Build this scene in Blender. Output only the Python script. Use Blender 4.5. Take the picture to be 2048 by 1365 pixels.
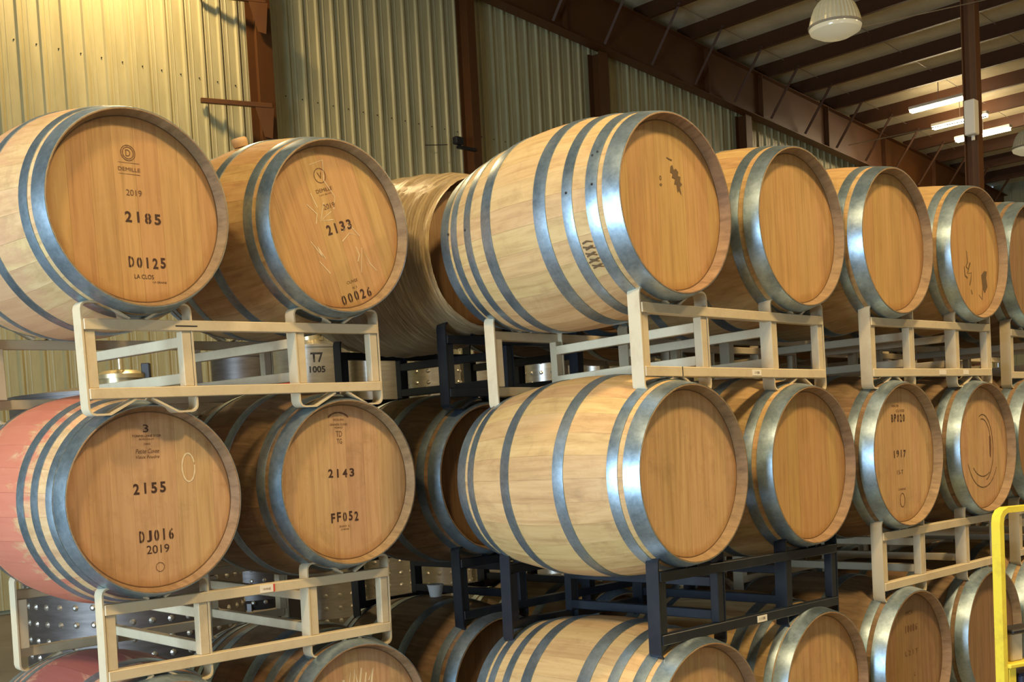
import bpy, bmesh, math, random
from mathutils import Vector, Matrix, Euler
random.seed(7)
PI = math.pi
S = bpy.context.scene
COL = S.collection
for o in list(bpy.data.objects): bpy.data.objects.remove(o)

HC = 1.56                                   # camera height above the floor
YAW = 0.775                                 # direction of the rows and of the gable wall
EU = Vector((math.cos(YAW), math.sin(YAW), 0)); EN = Vector((-EU.y, EU.x, 0))
def UN(u, n, z=0.0):                        # building coordinates: along the gable wall, towards it, height over floor
    return EU * u + EN * n + Vector((0, 0, z))

# ------------------------------------------------------------ camera
cd = bpy.data.cameras.new('camera'); cam = bpy.data.objects.new('camera', cd); COL.objects.link(cam)
cd.sensor_fit = 'HORIZONTAL'; cd.sensor_width = 36.0
cd.lens = 2285.16 / 2048 * 36.0
cd.shift_x = (1024 - 1022.65) / 2048; cd.shift_y = (1020.2 - 682.5) / 2048
cd.clip_start = 0.05; cd.clip_end = 200
cam.matrix_world = Matrix.Translation((0, 0, HC)) @ Matrix.Rotation(PI / 2 - 0.0544, 4, 'X') @ Matrix.Rotation(-0.0532, 4, 'Z')
S.camera = cam

# ------------------------------------------------------------ light
S.view_settings.view_transform = 'Standard'; S.view_settings.look = 'None'
S.view_settings.gamma = 1.0; S.view_settings.use_curve_mapping = False
S.view_settings.exposure = 0.02
W = bpy.data.worlds.new('world'); S.world = W; W.use_nodes = True
W.node_tree.nodes['Background'].inputs[0].default_value = (0.62, 0.78, 1.0, 1)
W.node_tree.nodes['Background'].inputs[1].default_value = 1.0

def area(name, loc, target, sx, sy, col, power, shape='RECTANGLE'):
    l = bpy.data.lights.new(name, 'AREA'); l.shape = shape; l.size = sx; l.size_y = sy
    l.color = col; l.energy = power
    o = bpy.data.objects.new(name, l); COL.objects.link(o); o.location = loc
    d = (Vector(target) - Vector(loc)); o.rotation_euler = d.to_track_quat('-Z', 'Y').to_euler()
    return o
WARM = (1.0, 0.71, 0.35)
area('door_daylight', UN(-6.6, 2.7, 1.5), UN(3, 3.0, 0.9), 4.6, 2.8, (0.62, 0.82, 1.0), 1050)
area('door_daylight_rear', UN(1.5, -8.4, 1.4), UN(3.5, 3, 0.6), 4.5, 2.6, (0.78, 0.89, 1.0), 62)
for nm, u, n, z, p in (('bay_glow', -1.4, 1.2, 6.6, 330), ('bay_glow', 3.0, -0.2, 6.6, 380), ('bay_glow', 8.0, -0.2, 6.6, 310),
                       ('bay_glow', 6.2, 11.7, HC + 7.2, 260), ('bay_glow', 14.0, 1.5, 6.6, 150), ('bay_glow', 22.0, 6.0, 6.4, 420)):
    area(nm, UN(u, n, z), UN(u, n, 0), 0.6, 0.6, WARM, p, 'DISK')

# ------------------------------------------------------------ materials
def mat(name, col, rough=0.6, metal=0.0, **k):
    m = bpy.data.materials.new(name); m.use_nodes = True
    nt = m.node_tree; b = nt.nodes['Principled BSDF']
    b.inputs['Base Color'].default_value = (*col, 1); b.inputs['Roughness'].default_value = rough
    b.inputs['Metallic'].default_value = metal
    return m, nt, b
def N(nt, t, **k):
    n = nt.nodes.new(t)
    for a, v in k.items(): setattr(n, a, v)
    return n
def ramp(nt, fac, stops):
    r = N(nt, 'ShaderNodeValToRGB'); e = r.color_ramp.elements
    while len(e) > 1: e.remove(e[0])
    e[0].position = stops[0][0]; e[0].color = (*stops[0][1], 1)
    for p, c in stops[1:]:
        x = e.new(p); x.color = (*c, 1)
    nt.links.new(fac, r.inputs[0]); return r.outputs[0]
def mix(nt, fac, a, b, mode='MIX'):
    m = N(nt, 'ShaderNodeMix', data_type='RGBA', blend_type=mode)
    for s, v in ((0, fac), (6, a), (7, b)):
        if hasattr(v, 'links'): nt.links.new(v, m.inputs[s])
        elif isinstance(v, (int, float)): m.inputs[s].default_value = v
        else: m.inputs[s].default_value = (*v, 1)
    return m.outputs[2]
def mth(nt, op, a, b=None, c=None):
    m = N(nt, 'ShaderNodeMath', operation=op)
    for i, v in enumerate((a, b, c)):
        if v is None: continue
        if hasattr(v, 'links'): nt.links.new(v, m.inputs[i])
        else: m.inputs[i].default_value = v
    return m.outputs[0]
def coords(nt, scale, rnd=6.0):
    tc = N(nt, 'ShaderNodeTexCoord'); oi = N(nt, 'ShaderNodeObjectInfo')
    v = N(nt, 'ShaderNodeVectorMath', operation='ADD'); cx = N(nt, 'ShaderNodeCombineXYZ')
    r = mth(nt, 'MULTIPLY', oi.outputs['Random'], rnd)
    for i in range(3): nt.links.new(r, cx.inputs[i])
    nt.links.new(tc.outputs['Object'], v.inputs[0]); nt.links.new(cx.outputs[0], v.inputs[1])
    mp = N(nt, 'ShaderNodeMapping'); mp.inputs['Scale'].default_value = scale
    nt.links.new(v.outputs[0], mp.inputs[0])
    return mp.outputs[0], oi.outputs['Random'], tc.outputs['Object']
def noise(nt, vec, sc, det=4, rough=0.6, dist=0.0):
    n = N(nt, 'ShaderNodeTexNoise'); n.inputs['Scale'].default_value = sc
    n.inputs['Detail'].default_value = det; n.inputs['Roughness'].default_value = rough
    n.inputs['Distortion'].default_value = dist
    nt.links.new(vec, n.inputs['Vector']); return n.outputs['Fac']
def bump(nt, b, h, s, d=0.002):
    n = N(nt, 'ShaderNodeBump'); n.inputs['Strength'].default_value = s; n.inputs['Distance'].default_value = d
    nt.links.new(h, n.inputs['Height']); nt.links.new(n.outputs[0], b.inputs['Normal'])

def wood(name, dark, base, light, grain, wine=None, rough=0.62, spots=0.35):
    """grain = 'Y' for staves (along the barrel axis) or 'Z' for head boards"""
    m, nt, b = mat(name, base, rough)
    sc = (26, 1.6, 26) if grain == 'Y' else (38, 8, 1.8)
    vec, rnd, obj = coords(nt, sc)
    g = noise(nt, vec, 1.6, 5, 0.65, 0.4)
    c = ramp(nt, g, [(0.25, dark), (0.5, base), (0.78, light)])
    tone = mth(nt, 'MULTIPLY_ADD', rnd, (0.14 if grain == 'Y' else 0.09), (0.93 if grain == 'Y' else 0.955))
    hue = N(nt, 'ShaderNodeHueSaturation'); nt.links.new(tone, hue.inputs['Value']); nt.links.new(c, hue.inputs['Color'])
    rr = mth(nt, 'FRACT', mth(nt, 'MULTIPLY', rnd, 7.31))
    nt.links.new(mth(nt, 'MULTIPLY_ADD', rr, 0.016, 0.492), hue.inputs['Hue'])
    c = hue.outputs[0]
    v2, _, _ = coords(nt, (1, 1, 1), 3.0)
    bl = noise(nt, v2, 7.0, 5, 0.7, 0.6)
    blm = ramp(nt, bl, [(0.52, (0, 0, 0)), (0.72, (1, 1, 1))])
    f = mth(nt, 'MULTIPLY', blm, spots)
    c = mix(nt, f, c, tuple(x * 0.62 for x in dark))
    sp = N(nt, 'ShaderNodeSeparateXYZ'); nt.links.new(obj, sp.inputs[0])
    if wine:
        ay = mth(nt, 'ABSOLUTE', sp.outputs[1])
        mp = N(nt, 'ShaderNodeMapping'); mp.inputs['Scale'].default_value = (9, 3, 9)
        nt.links.new(v2, mp.inputs[0])
        nn = noise(nt, mp.outputs[0], 1.3, 6, 0.75, 0.8)
        band = mth(nt, 'SUBTRACT', 0.30, ay)
        k = mth(nt, 'ADD', mth(nt, 'MULTIPLY', band, 5.0), mth(nt, 'MULTIPLY', mth(nt, 'SUBTRACT', nn, 0.5), 3.6))
        km = ramp(nt, k, [(0.25, (0, 0, 0)), (0.75, (1, 1, 1))])
        c = mix(nt, mth(nt, 'MULTIPLY', km, 0.85 if wine[0] < .3 else (0.80 if wine[1] < .2 else 0.5)), c, wine)
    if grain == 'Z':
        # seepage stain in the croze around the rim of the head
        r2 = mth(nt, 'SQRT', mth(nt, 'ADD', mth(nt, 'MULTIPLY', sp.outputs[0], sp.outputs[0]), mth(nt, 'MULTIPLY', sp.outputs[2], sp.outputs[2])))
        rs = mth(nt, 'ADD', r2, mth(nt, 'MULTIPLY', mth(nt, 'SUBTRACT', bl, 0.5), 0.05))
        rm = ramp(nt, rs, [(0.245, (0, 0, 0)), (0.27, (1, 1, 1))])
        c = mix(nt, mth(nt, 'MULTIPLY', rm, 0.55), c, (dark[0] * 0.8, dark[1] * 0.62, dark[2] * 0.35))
    if grain == 'Z':      # groove shading between head and chime, painted on as a grimy dark ring
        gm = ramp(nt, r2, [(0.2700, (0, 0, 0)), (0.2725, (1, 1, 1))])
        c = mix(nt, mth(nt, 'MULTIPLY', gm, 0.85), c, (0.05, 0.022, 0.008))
    nt.links.new(c, b.inputs['Base Color'])
    bump(nt, b, g, 0.35, 0.0012)
    return m
M = {}
M['stave_pale'] = wood('oak_pale_stave', (0.37, 0.22, 0.088), (0.51, 0.335, 0.142), (0.60, 0.42, 0.20), 'Y')
M['stave_warm'] = wood('oak_warm_stave', (0.28, 0.165, 0.065), (0.42, 0.27, 0.115), (0.52, 0.36, 0.165), 'Y')
M['stave_aged'] = wood('oak_aged_shaded_stave', (0.11, 0.062, 0.028), (0.19, 0.115, 0.055), (0.28, 0.18, 0.09), 'Y', spots=0.6)  # aged oak, darkened further to paint in the shade between and behind barrels
M['stave_wine'] = wood('oak_wine_stained_stave', (0.38, 0.23, 0.11), (0.52, 0.34, 0.165), (0.62, 0.44, 0.24), 'Y', wine=(0.48, 0.12, 0.08))
M['stave_pink'] = wood('oak_pink_stained_stave', (0.38, 0.235, 0.10), (0.53, 0.36, 0.165), (0.62, 0.45, 0.23), 'Y', wine=(0.48, 0.25, 0.14))
M['stave_dark_wine'] = wood('oak_dark_wine_stave', (0.30, 0.16, 0.10), (0.42, 0.25, 0.16), (0.52, 0.34, 0.22), 'Y', wine=(0.22, 0.05, 0.055))
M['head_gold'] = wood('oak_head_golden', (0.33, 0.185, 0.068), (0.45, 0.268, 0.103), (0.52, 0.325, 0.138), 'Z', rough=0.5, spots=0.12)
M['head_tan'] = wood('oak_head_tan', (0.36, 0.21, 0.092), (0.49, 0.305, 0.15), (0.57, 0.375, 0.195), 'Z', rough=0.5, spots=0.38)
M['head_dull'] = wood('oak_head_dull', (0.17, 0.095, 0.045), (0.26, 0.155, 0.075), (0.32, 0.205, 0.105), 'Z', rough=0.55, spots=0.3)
M['chime'] = wood('oak_chime', (0.15, 0.088, 0.042), (0.25, 0.155, 0.078), (0.34, 0.225, 0.12), 'Y')

def galvanised(name, base, lite, metal, rough):
    m, nt, b = mat(name, base, rough, metal)
    v, r, o = coords(nt, (1, 1, 1), 5)
    n1 = noise(nt, v, 55, 3, 0.7); n2 = noise(nt, v, 6, 4, 0.6)
    c = ramp(nt, mth(nt, 'ADD', mth(nt, 'MULTIPLY', n1, 0.5), mth(nt, 'MULTIPLY', n2, 0.5)), [(0.35, base), (0.65, lite)])
    nt.links.new(c, b.inputs['Base Color'])
    nt.links.new(mth(nt, 'MULTIPLY_ADD', n2, 0.35, rough - 0.17), b.inputs['Roughness'])
    bump(nt, b, n1, 0.15, 0.001)
    return m
M['hoop'] = galvanised('galvanised_hoop', (0.21, 0.29, 0.35), (0.39, 0.49, 0.57), 0.88, 0.38)
M['hoop_dull'] = galvanised('dull_hoop', (0.15, 0.16, 0.17), (0.27, 0.29, 0.30), 0.75, 0.45)

def paint(name, col, grime, rough, amt=0.4, sc=9):
    m, nt, b = mat(name, col, rough)
    v, r, o = coords(nt, (1, 1, 1), 5)
    g = noise(nt, v, sc, 6, 0.75, 0.3)
    f = mth(nt, 'MULTIPLY', ramp(nt, g, [(0.48, (0, 0, 0)), (0.75, (1, 1, 1))]), amt)
    nt.links.new(mix(nt, f, col, grime), b.inputs['Base Color'])
    return m
M['rack'] = paint('cream_rack_paint', (0.57, 0.485, 0.325), (0.34, 0.22, 0.12), 0.45)
M['rack_black'] = paint('black_rack_paint', (0.010, 0.014, 0.021), (0.05, 0.05, 0.05), 0.33, 0.3)
M['ink'] = mat('burnt_stencil_ink', (0.045, 0.018, 0.010), 0.8)[0]
M['ink_soft'] = mat('faded_brand_ink', (0.14, 0.065, 0.03), 0.8)[0]
M['stain'] = mat('dark_mark', (0.12, 0.072, 0.03), 0.8)[0]
M['chalk'] = mat('chalk', (0.66, 0.55, 0.36), 0.9)[0]
M['bung'] = paint('bung_wood', (0.52, 0.33, 0.15), (0.3, 0.17, 0.07), 0.6)
M['silicone'] = mat('white_silicone', (0.75, 0.76, 0.74), 0.4)[0]
M['sticker'] = mat('sticker_paper', (0.74, 0.70, 0.60), 0.5)[0]
M['sticker_red'] = mat('sticker_red', (0.55, 0.07, 0.05), 0.5)[0]
M['steel_red'] = paint('red_oxide_steel', (0.105, 0.038, 0.008), (0.07, 0.025, 0.01), 0.5, 0.6, 4)
M['purlin'] = paint('red_oxide_purlin', (0.080, 0.028, 0.007), (0.04, 0.014, 0.004), 0.55, 0.5, 3)
M['yellow'] = paint('yellow_paint', (0.78, 0.62, 0.055), (0.35, 0.22, 0.05), 0.4, 0.5, 14)
M['black'] = mat('black_rubber', (0.012, 0.012, 0.015), 0.5)[0]
M['navy'] = mat('dark_blue_enamel', (0.02, 0.03, 0.07), 0.4)[0]
M['wire'] = mat('grey_wire', (0.28, 0.24, 0.18), 0.5)[0]
M['lampshade'] = mat('aluminium_reflector', (0.72, 0.66, 0.45), 0.35, 0.2)[0]
M['brass'] = mat('steel_fitting', (0.72, 0.62, 0.38), 0.3, 0.8)[0]
M['red'] = mat('red_plastic', (0.6, 0.03, 0.02), 0.4)[0]
m, nt, b = mat('lens_glass', (0.55, 0.52, 0.40), 0.15); M['lens'] = m
b.inputs['Emission Color'].default_value = (1, 0.85, 0.5, 1); b.inputs['Emission Strength'].default_value = 0.22
m, nt, b = mat('lit_tube', (1, 1, 1), 0.4); M['tube'] = m
b.inputs['Emission Color'].default_value = (1, 0.80, 0.50, 1); b.inputs['Emission Strength'].default_value = 90
# siding
m, nt, b = mat('siding_enamel', (0.50, 0.46, 0.32), 0.38); M['siding'] = m
v, r, o = coords(nt, (3, 3, 0.5), 9); g = noise(nt, v, 2.0, 6, 0.7)
nt.links.new(ramp(nt, g, [(0.3, (0.42, 0.375, 0.20)), (0.7, (0.56, 0.505, 0.285))]), b.inputs['Base Color'])
bump(nt, b, g, 0.2, 0.01)
m, nt, b = mat('far_siding', (0.34, 0.35, 0.24), 0.6); M['siding_far'] = m
m, nt, b = mat('roof_insulation', (0.50, 0.47, 0.38), 0.7); M['insul'] = m
v, r, o = coords(nt, (1, 1, 1), 0); g = noise(nt, v, 1.5, 5, 0.6); bump(nt, b, g, 0.5, 0.05)
nt.links.new(ramp(nt, g, [(0.3, (0.62, 0.54, 0.36)), (0.7, (0.78, 0.69, 0.47))]), b.inputs['Base Color'])
m, nt, b = mat('concrete', (0.30, 0.29, 0.27), 0.6); M['concrete'] = m
v, r, o = coords(nt, (1, 1, 1), 0); g = noise(nt, v, 1.2, 8, 0.65)
nt.links.new(ramp(nt, g, [(0.3, (0.13, 0.125, 0.115)), (0.7, (0.22, 0.21, 0.195))]), b.inputs['Base Color'])
def steel(name, base, lite, rough=0.33):
    m, nt, b = mat(name, base, rough, 0.85)
    v, r, o = coords(nt, (2, 2, 14), 4); g = noise(nt, v, 3, 4, 0.6)
    nt.links.new(ramp(nt, g, [(0.3, base), (0.7, lite)]), b.inputs['Base Color'])
    return m
M['steel'] = steel('stainless_steel', (0.42, 0.41, 0.37), (0.58, 0.56, 0.50))
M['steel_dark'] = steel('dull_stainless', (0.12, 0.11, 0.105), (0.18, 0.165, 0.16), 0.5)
# stretch film
m, nt, b = mat('stretch_film', (0.70, 0.58, 0.36), 0.34); M['film'] = m
v, r, o = coords(nt, (2.5, 55, 2.5), 0); g = noise(nt, v, 1.2, 6, 0.75, 1.6); bump(nt, b, g, 0.9, 0.02)
nt.links.new(ramp(nt, g, [(0.3, (0.26, 0.17, 0.085)), (0.52, (0.48, 0.35, 0.18)), (0.72, (0.80, 0.66, 0.38))]), b.inputs['Base Color'])
b.inputs['Transmission Weight'].default_value = 0.0
b.inputs['Coat Weight'].default_value = 0.6; b.inputs['Coat Roughness'].default_value = 0.3

# ------------------------------------------------------------ mesh helpers
def mesh_of(bm, name, smooth=None):
    me = bpy.data.meshes.new(name)
    bmesh.ops.recalc_face_normals(bm, faces=bm.faces[:])
    bm.to_mesh(me); bm.free()
    if smooth is not None:
        for p in me.polygons: p.use_smooth = True
        try: me.set_sharp_from_angle(angle=smooth)
        except Exception: pass
    return me
def link(name, me, material, parent=None, loc=(0, 0, 0), rot=(0, 0, 0)):
    o = bpy.data.objects.new(name, me); COL.objects.link(o)
    if len(me.materials) == 0: me.materials.append(None)
    o.material_slots[0].link = 'OBJECT'; o.material_slots[0].material = material
    if parent is not None: o.parent = parent
    o.location = loc; o.rotation_euler = rot
    return o
def thing(name, label, cat, mw, group=None):
    o = bpy.data.objects.new(name, None); COL.objects.link(o); o.empty_display_size = 0.1
    if not isinstance(mw, Matrix): mw = Matrix.Translation(mw)
    o.matrix_world = mw
    o['label'] = label; o['category'] = cat
    if group: o['group'] = group
    return o
def tag(o, label, cat, group=None):
    o['label'] = label; o['category'] = cat
    if group: o['group'] = group
    return o
def struct(o):
    o['kind'] = 'structure'; return o
def add_box(bm, x0, x1, y0, y1, z0, z1, bev=0.0):
    r = bmesh.ops.create_cube(bm, size=1.0)
    bmesh.ops.scale(bm, vec=(x1 - x0, y1 - y0, z1 - z0), verts=r['verts'])
    bmesh.ops.translate(bm, vec=((x0 + x1) / 2, (y0 + y1) / 2, (z0 + z1) / 2), verts=r['verts'])
    if bev:
        es = {e for v in r['verts'] for e in v.link_edges}
        bmesh.ops.bevel(bm, geom=list(es), offset=bev, segments=1, affect='EDGES')
def box_me(name, *a, bev=0.0):
    bm = bmesh.new(); add_box(bm, *a, bev=bev); return mesh_of(bm, name)
def strip_me(name, pts, th, y0, y1):
    """flat bar bent along a polyline in the x-z plane, thickness th, width y0..y1"""
    bm = bmesh.new(); n = len(pts); L = []; Rr = []
    for i, (x, z) in enumerate(pts):
        a = pts[max(i - 1, 0)]; c = pts[min(i + 1, n - 1)]
        dx, dz = c[0] - a[0], c[1] - a[1]; l = math.hypot(dx, dz); nx, nz = -dz / l, dx / l
        L.append((x + nx * th / 2, z + nz * th / 2)); Rr.append((x - nx * th / 2, z - nz * th / 2))
    V = [[bm.verts.new((p[0], y, p[1])) for p in q] for q in (L, Rr) for y in (y0, y1)]
    a, b, c, d = V
    for i in range(n - 1):
        bm.faces.new((a[i], a[i + 1], b[i + 1], b[i])); bm.faces.new((c[i], d[i], d[i + 1], c[i + 1]))
        bm.faces.new((a[i], c[i], c[i + 1], a[i + 1])); bm.faces.new((b[i], b[i + 1], d[i + 1], d[i]))
    bm.faces.new((a[0], b[0], d[0], c[0])); bm.faces.new((a[-1], c[-1], d[-1], b[-1]))
    return mesh_of(bm, name, 0.6)
def lathe_me(name, prof, seg=40, axis='Z', smooth=0.7, closed=False):
    """prof = [(radius, height)...]"""
    bm = bmesh.new(); rings = []
    for r, h in prof:
        if r < 1e-6:
            rings.append([bm.verts.new((0, 0, h))]); continue
        rings.append([bm.verts.new((r * math.cos(2 * PI * k / seg), r * math.sin(2 * PI * k / seg), h)) for k in range(seg)])
    pairs = list(zip(rings, rings[1:])) + ([(rings[-1], rings[0])] if closed else [])
    for A, B in pairs:
        for k in range(seg):
            k2 = (k + 1) % seg
            if len(A) == 1 and len(B) == 1: continue
            if len(A) == 1: bm.faces.new((A[0], B[k], B[k2]))
            elif len(B) == 1: bm.faces.new((A[k], A[k2], B[0]))
            else: bm.faces.new((A[k], A[k2], B[k2], B[k]))
    if axis == 'Y': bmesh.ops.rotate(bm, verts=bm.verts, matrix=Matrix.Rotation(PI / 2, 3, 'X'))
    return mesh_of(bm, name, smooth)
def tube_me(name, pts, r, seg=8, flat=False):
    bm = bmesh.new(); rings = []; n = len(pts); P = [Vector(p) for p in pts]
    for i, p in enumerate(P):
        t = (P[min(i + 1, n - 1)] - P[max(i - 1, 0)]).normalized()
        ref = Vector((0, 0, 1)) if abs(t.z) < 0.95 else Vector((1, 0, 0))
        a = t.cross(ref).normalized(); b = a.cross(t)
        rings.append([bm.verts.new(p + a * (r * math.cos(2 * PI * k / seg)) + b * (r * math.sin(2 * PI * k / seg))) for k in range(seg)])
    for A, B in zip(rings, rings[1:]):
        for k in range(seg): bm.faces.new((A[k], A[(k + 1) % seg], B[(k + 1) % seg], B[k]))
    bm.faces.new(rings[0]); bm.faces.new(rings[-1])
    return mesh_of(bm, name, 0.8)

# ------------------------------------------------------------ the building
ROOF_Z = lambda u: HC + 7.27 - 0.085 * (u - 17.7)      # underside of purlins over the floor
WALL_N = 13.0
U0, U1, N0 = -7.0, 31.7, -9.0
BR = Matrix.Rotation(YAW, 4, 'Z')                       # building axes: x = u, y = n
def bobj(name, me, material, parent=None, loc=(0, 0, 0)):
    o = link(name, me, material, parent)
    if parent is None: o.matrix_world = BR @ Matrix.Translation(loc)
    else: o.location = loc
    return o
struct(bobj('floor', box_me('floor', U0, U1, N0, WALL_N + 0.3, -0.15, 0.0), M['concrete']))
# gable wall: an Empty with one siding sheet after another
def sheet_profile(w, pitch, rib_w, rib_h):
    pts = [(0, 0)]; n = round(w / pitch)
    for k in range(n):
        x = k * pitch
        pts += [(x + 0.5 * pitch - rib_w / 2, 0), (x + 0.5 * pitch - rib_w / 4, -rib_h), (x + 0.5 * pitch + rib_w / 4, -rib_h), (x + 0.5 * pitch + rib_w / 2, 0)]
        for q in (0.76, 0.98):
            c = x + q * pitch; pts += [(c - 0.012, 0), (c - 0.006, -0.005), (c + 0.006, -0.005), (c + 0.012, 0)]
    pts.append((w, 0))
    pts = sorted([p for p in pts if p[0] <= w + 1e-6], key=lambda p: p[0]); return pts
PITCH = 0.256; SW = PITCH * 4
def siding(w, htop, slope):
    pts = sheet_profile(w, PITCH, 0.055, 0.032); bm = bmesh.new()
    a = [bm.verts.new((x, y, 0.05)) for x, y in pts]; b = [bm.verts.new((x, y, htop - slope * x)) for x, y in pts]
    for i in range(len(pts) - 1): bm.faces.new((a[i], a[i + 1], b[i + 1], b[i]))
    return mesh_of(bm, 'siding_sheet')
wall = bpy.data.objects.new('wall_far', None); COL.objects.link(wall); wall.matrix_world = BR @ Matrix.Translation((0, WALL_N, 0)); struct(wall)
k = 0; u = U0
while u < U1 - 0.2:
    w = min(SW, math.floor((U1 - u) / PITCH) * PITCH)
    if w < PITCH: break
    link('siding_sheet', siding(w, ROOF_Z(u) + 0.15, 0.085), M['siding'], wall, (u, 0, 0)); u += w
link('back_sheathing', box_me('sheathing', U0, U1, 0.06, 0.1, 0, 12), M['siding_far'], wall)
# rows of screws on the siding
bm = bmesh.new()
for zz in (2.2, 4.32, 6.4):
    x = U0 + 0.02
    while x < 16:
        r = bmesh.ops.create_cone(bm, cap_ends=True, segments=6, radius1=0.009, radius2=0.006, depth=0.012,
              matrix=Matrix.Translation((x + 0.04 + 0.01 * random.random(), -0.006, zz)) @ Matrix.Rotation(PI / 2, 4, 'X')); x += PITCH
o = link('siding_screws', mesh_of(bm, 'siding_screws'), M['black'], wall); o['kind'] = 'stuff'
# eave wall at the far right, back wall and left wall (with doorway openings) behind the camera
def corr_wall(name, p0, p1, h, material, pitch=0.3):
    d = Vector(p1) - Vector(p0); L = d.length; n = int(L / pitch); bm = bmesh.new(); prev = None
    t = d.normalized(); nn = Vector((-t.y, t.x, 0))
    for i in range(n + 1):
        for q, hh in ((0, 0), (0.35, 0), (0.42, 0.03), (0.58, 0.03), (0.65, 0)):
            s = min((i + q) * pitch, L); p = Vector(p0) + t * s + nn * hh
            cur = (bm.verts.new((p.x, p.y, 0)), bm.verts.new((p.x, p.y, h)))
            if prev: bm.faces.new((prev[0], cur[0], cur[1], prev[1]))
            prev = cur
    return struct(bobj(name, mesh_of(bm, name), material))
corr_wall('wall_right', (U1, WALL_N, 0), (U1, N0, 0), ROOF_Z(U1) + 0.6, M['siding_far'])
def holed_wall(name, axis, pos, a0, a1, h, d0, d1, dh):
    bm = bmesh.new()
    for (s0, s1, z0, z1) in ((a0, d0, 0, h), (d1, a1, 0, h), (d0, d1, dh, h)):
        if axis == 'u': add_box(bm, pos - 0.1, pos, s0, s1, z0, z1)
        else: add_box(bm, s0, s1, pos - 0.1, pos, z0, z1)
    return struct(bobj(name, mesh_of(bm, name), M['siding']))
holed_wall('wall_left', 'u', U0, N0, WALL_N, 11.0, 0.3, 5.1, 3.7)
holed_wall('wall_back', 'n', N0, U0, U1, 11.0, -0.9, 3.9, 3.7)
# roof: insulated deck, purlins running from the gable wall towards the camera
bm = bmesh.new()
q = [(U0, ROOF_Z(U0)), (U1, ROOF_Z(U1))]
DZ = 0.30
v = [bm.verts.new((a, n, z + DZ)) for n in (N0, WALL_N + 0.2) for a, z in q] + [bm.verts.new((a, n, z + DZ + 0.1)) for n in (N0, WALL_N + 0.2) for a, z in q]
for f in ((0, 1, 3, 2), (4, 6, 7, 5), (0, 4, 5, 1), (2, 3, 7, 6), (0, 2, 6, 4), (1, 5, 7, 3)): bm.faces.new([v[i] for i in f])
roof = struct(bobj('ceiling', mesh_of(bm, 'ceiling'), M['insul']))
bm = bmesh.new()                                       # Z purlin, 0.28 deep
zp = [(0.0, 0.02), (0.0, 0.0), (0.075, 0.0), (0.075, DZ), (0.15, DZ), (0.15, DZ - 0.02)]
pts = [(x, z) for x, z in zp]
A = [bm.verts.new((x, N0, z)) for x, z in pts]; B = [bm.verts.new((x, WALL_N - 0.02, z)) for x, z in pts]
for i in range(len(pts) - 1): bm.faces.new((A[i], A[i + 1], B[i + 1], B[i]))
pm = mesh_of(bm, 'purlin')
PU = [22.64 + 1.26 * k for k in range(-23, 7)]
for u in PU: link('purlin', pm, M['purlin'], roof, (u, 0, ROOF_Z(u)))
# insulation seams across the bays
for n in (12.2, 10.4, 8.6, 6.8):
    bm = bmesh.new(); add_box(bm, 0, 1.1, n, n + 0.012, 0, 0.006)
    sm = mesh_of(bm, 'insulation_seam')
    for u in PU[14:27]: link('insulation_seam', sm, M['wire'], roof, (u + 0.1, 0, ROOF_Z(u + .6) + DZ - 0.06), (0, 0.085, 0))

def ibeam(name, pts, depth, fl, tf=0.012, tw=0.01):
    """I section along u from pts[0] to pts[1] = (u,n,ztop); web in the vertical plane"""
    (ua, n, za), (ub, _, zb) = pts; bm = bmesh.new()
    for y0, y1, t0, t1 in ((-fl / 2, fl / 2, 0, tf), (-fl / 2, fl / 2, depth - tf, depth), (-tw / 2, tw / 2, tf, depth - tf)):
        vs = [bm.verts.new((a, n + y, z - t)) for a, z in ((ua, za), (ub, zb)) for y in (y0, y1) for t in (t0, t1)]
        for f in ((0, 1, 3, 2), (4, 6, 7, 5), (0, 4, 5, 1), (2, 3, 7, 6), (0, 2, 6, 4), (1, 5, 7, 3)): bm.faces.new([vs[i] for i in f])
    return mesh_of(bm, name)
RD = 0.86
raf = bobj('rafter', ibeam('rafter', ((U0, 12.72, ROOF_Z(U0)), (U1, 12.72, ROOF_Z(U1))), RD, 0.22), M['steel_red'])
raf['kind'] = 'structure'; raf.name = 'trim_1'
for u in (10.4, 14.2, 18.1, 19.9, 22.4, 24.9, 27.4):     # web stiffeners
    z = ROOF_Z(u); link('web_stiffener', box_me('stiffener', u, u + 0.015, 12.615, 12.71, z - RD + 0.01, z - 0.012), M['steel_red'], raf)
# flange braces from the purlins down to the rafter's lower flange
for u in PU[15:30]:
    z = ROOF_Z(u)
    me = tube_me('flange_brace', [(u + 0.04, 11.95, z + 0.06), (u + 0.06, 12.62, z - RD + 0.06)], 0.03, 4)
    link('flange_brace', me, M['purlin'], raf)
raf2 = struct(bobj('trim_2', ibeam('rafter', ((U0, 5.5, ROOF_Z(U0)), (U1, 5.5, ROOF_Z(U1))), RD, 0.22), M['steel_red']))
# wall posts
def post(name, u0, u1, n0, n1, z1):
    w = n1 - n0; bm = bmesh.new(); t = 0.012
    add_box(bm, u0, u1, n0, n0 + t, 0, z1); add_box(bm, u0, u1, n1 - t, n1, 0, z1)
    add_box(bm, (u0 + u1) / 2 - 0.006, (u0 + u1) / 2 + 0.006, n0 + t, n1 - t, 0, z1)
    return struct(bobj(name, mesh_of(bm, name), M['steel_red']))
post('trim_3', 8.35, 8.58, 12.72, 12.95, ROOF_Z(8.7) - RD); post('trim_4', 12.06, 12.22, 12.7, 12.95, ROOF_Z(12.3) - RD)
post('trim_5', 15.06, 15.30, 12.7, 12.95, ROOF_Z(15.6) - RD); post('trim_6', 19.4, 19.6, 12.7, 12.95, ROOF_Z(19.5) - RD)
post('trim_7', 24.4, 24.6, 12.7, 12.95, ROOF_Z(24.5) - RD)
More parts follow.
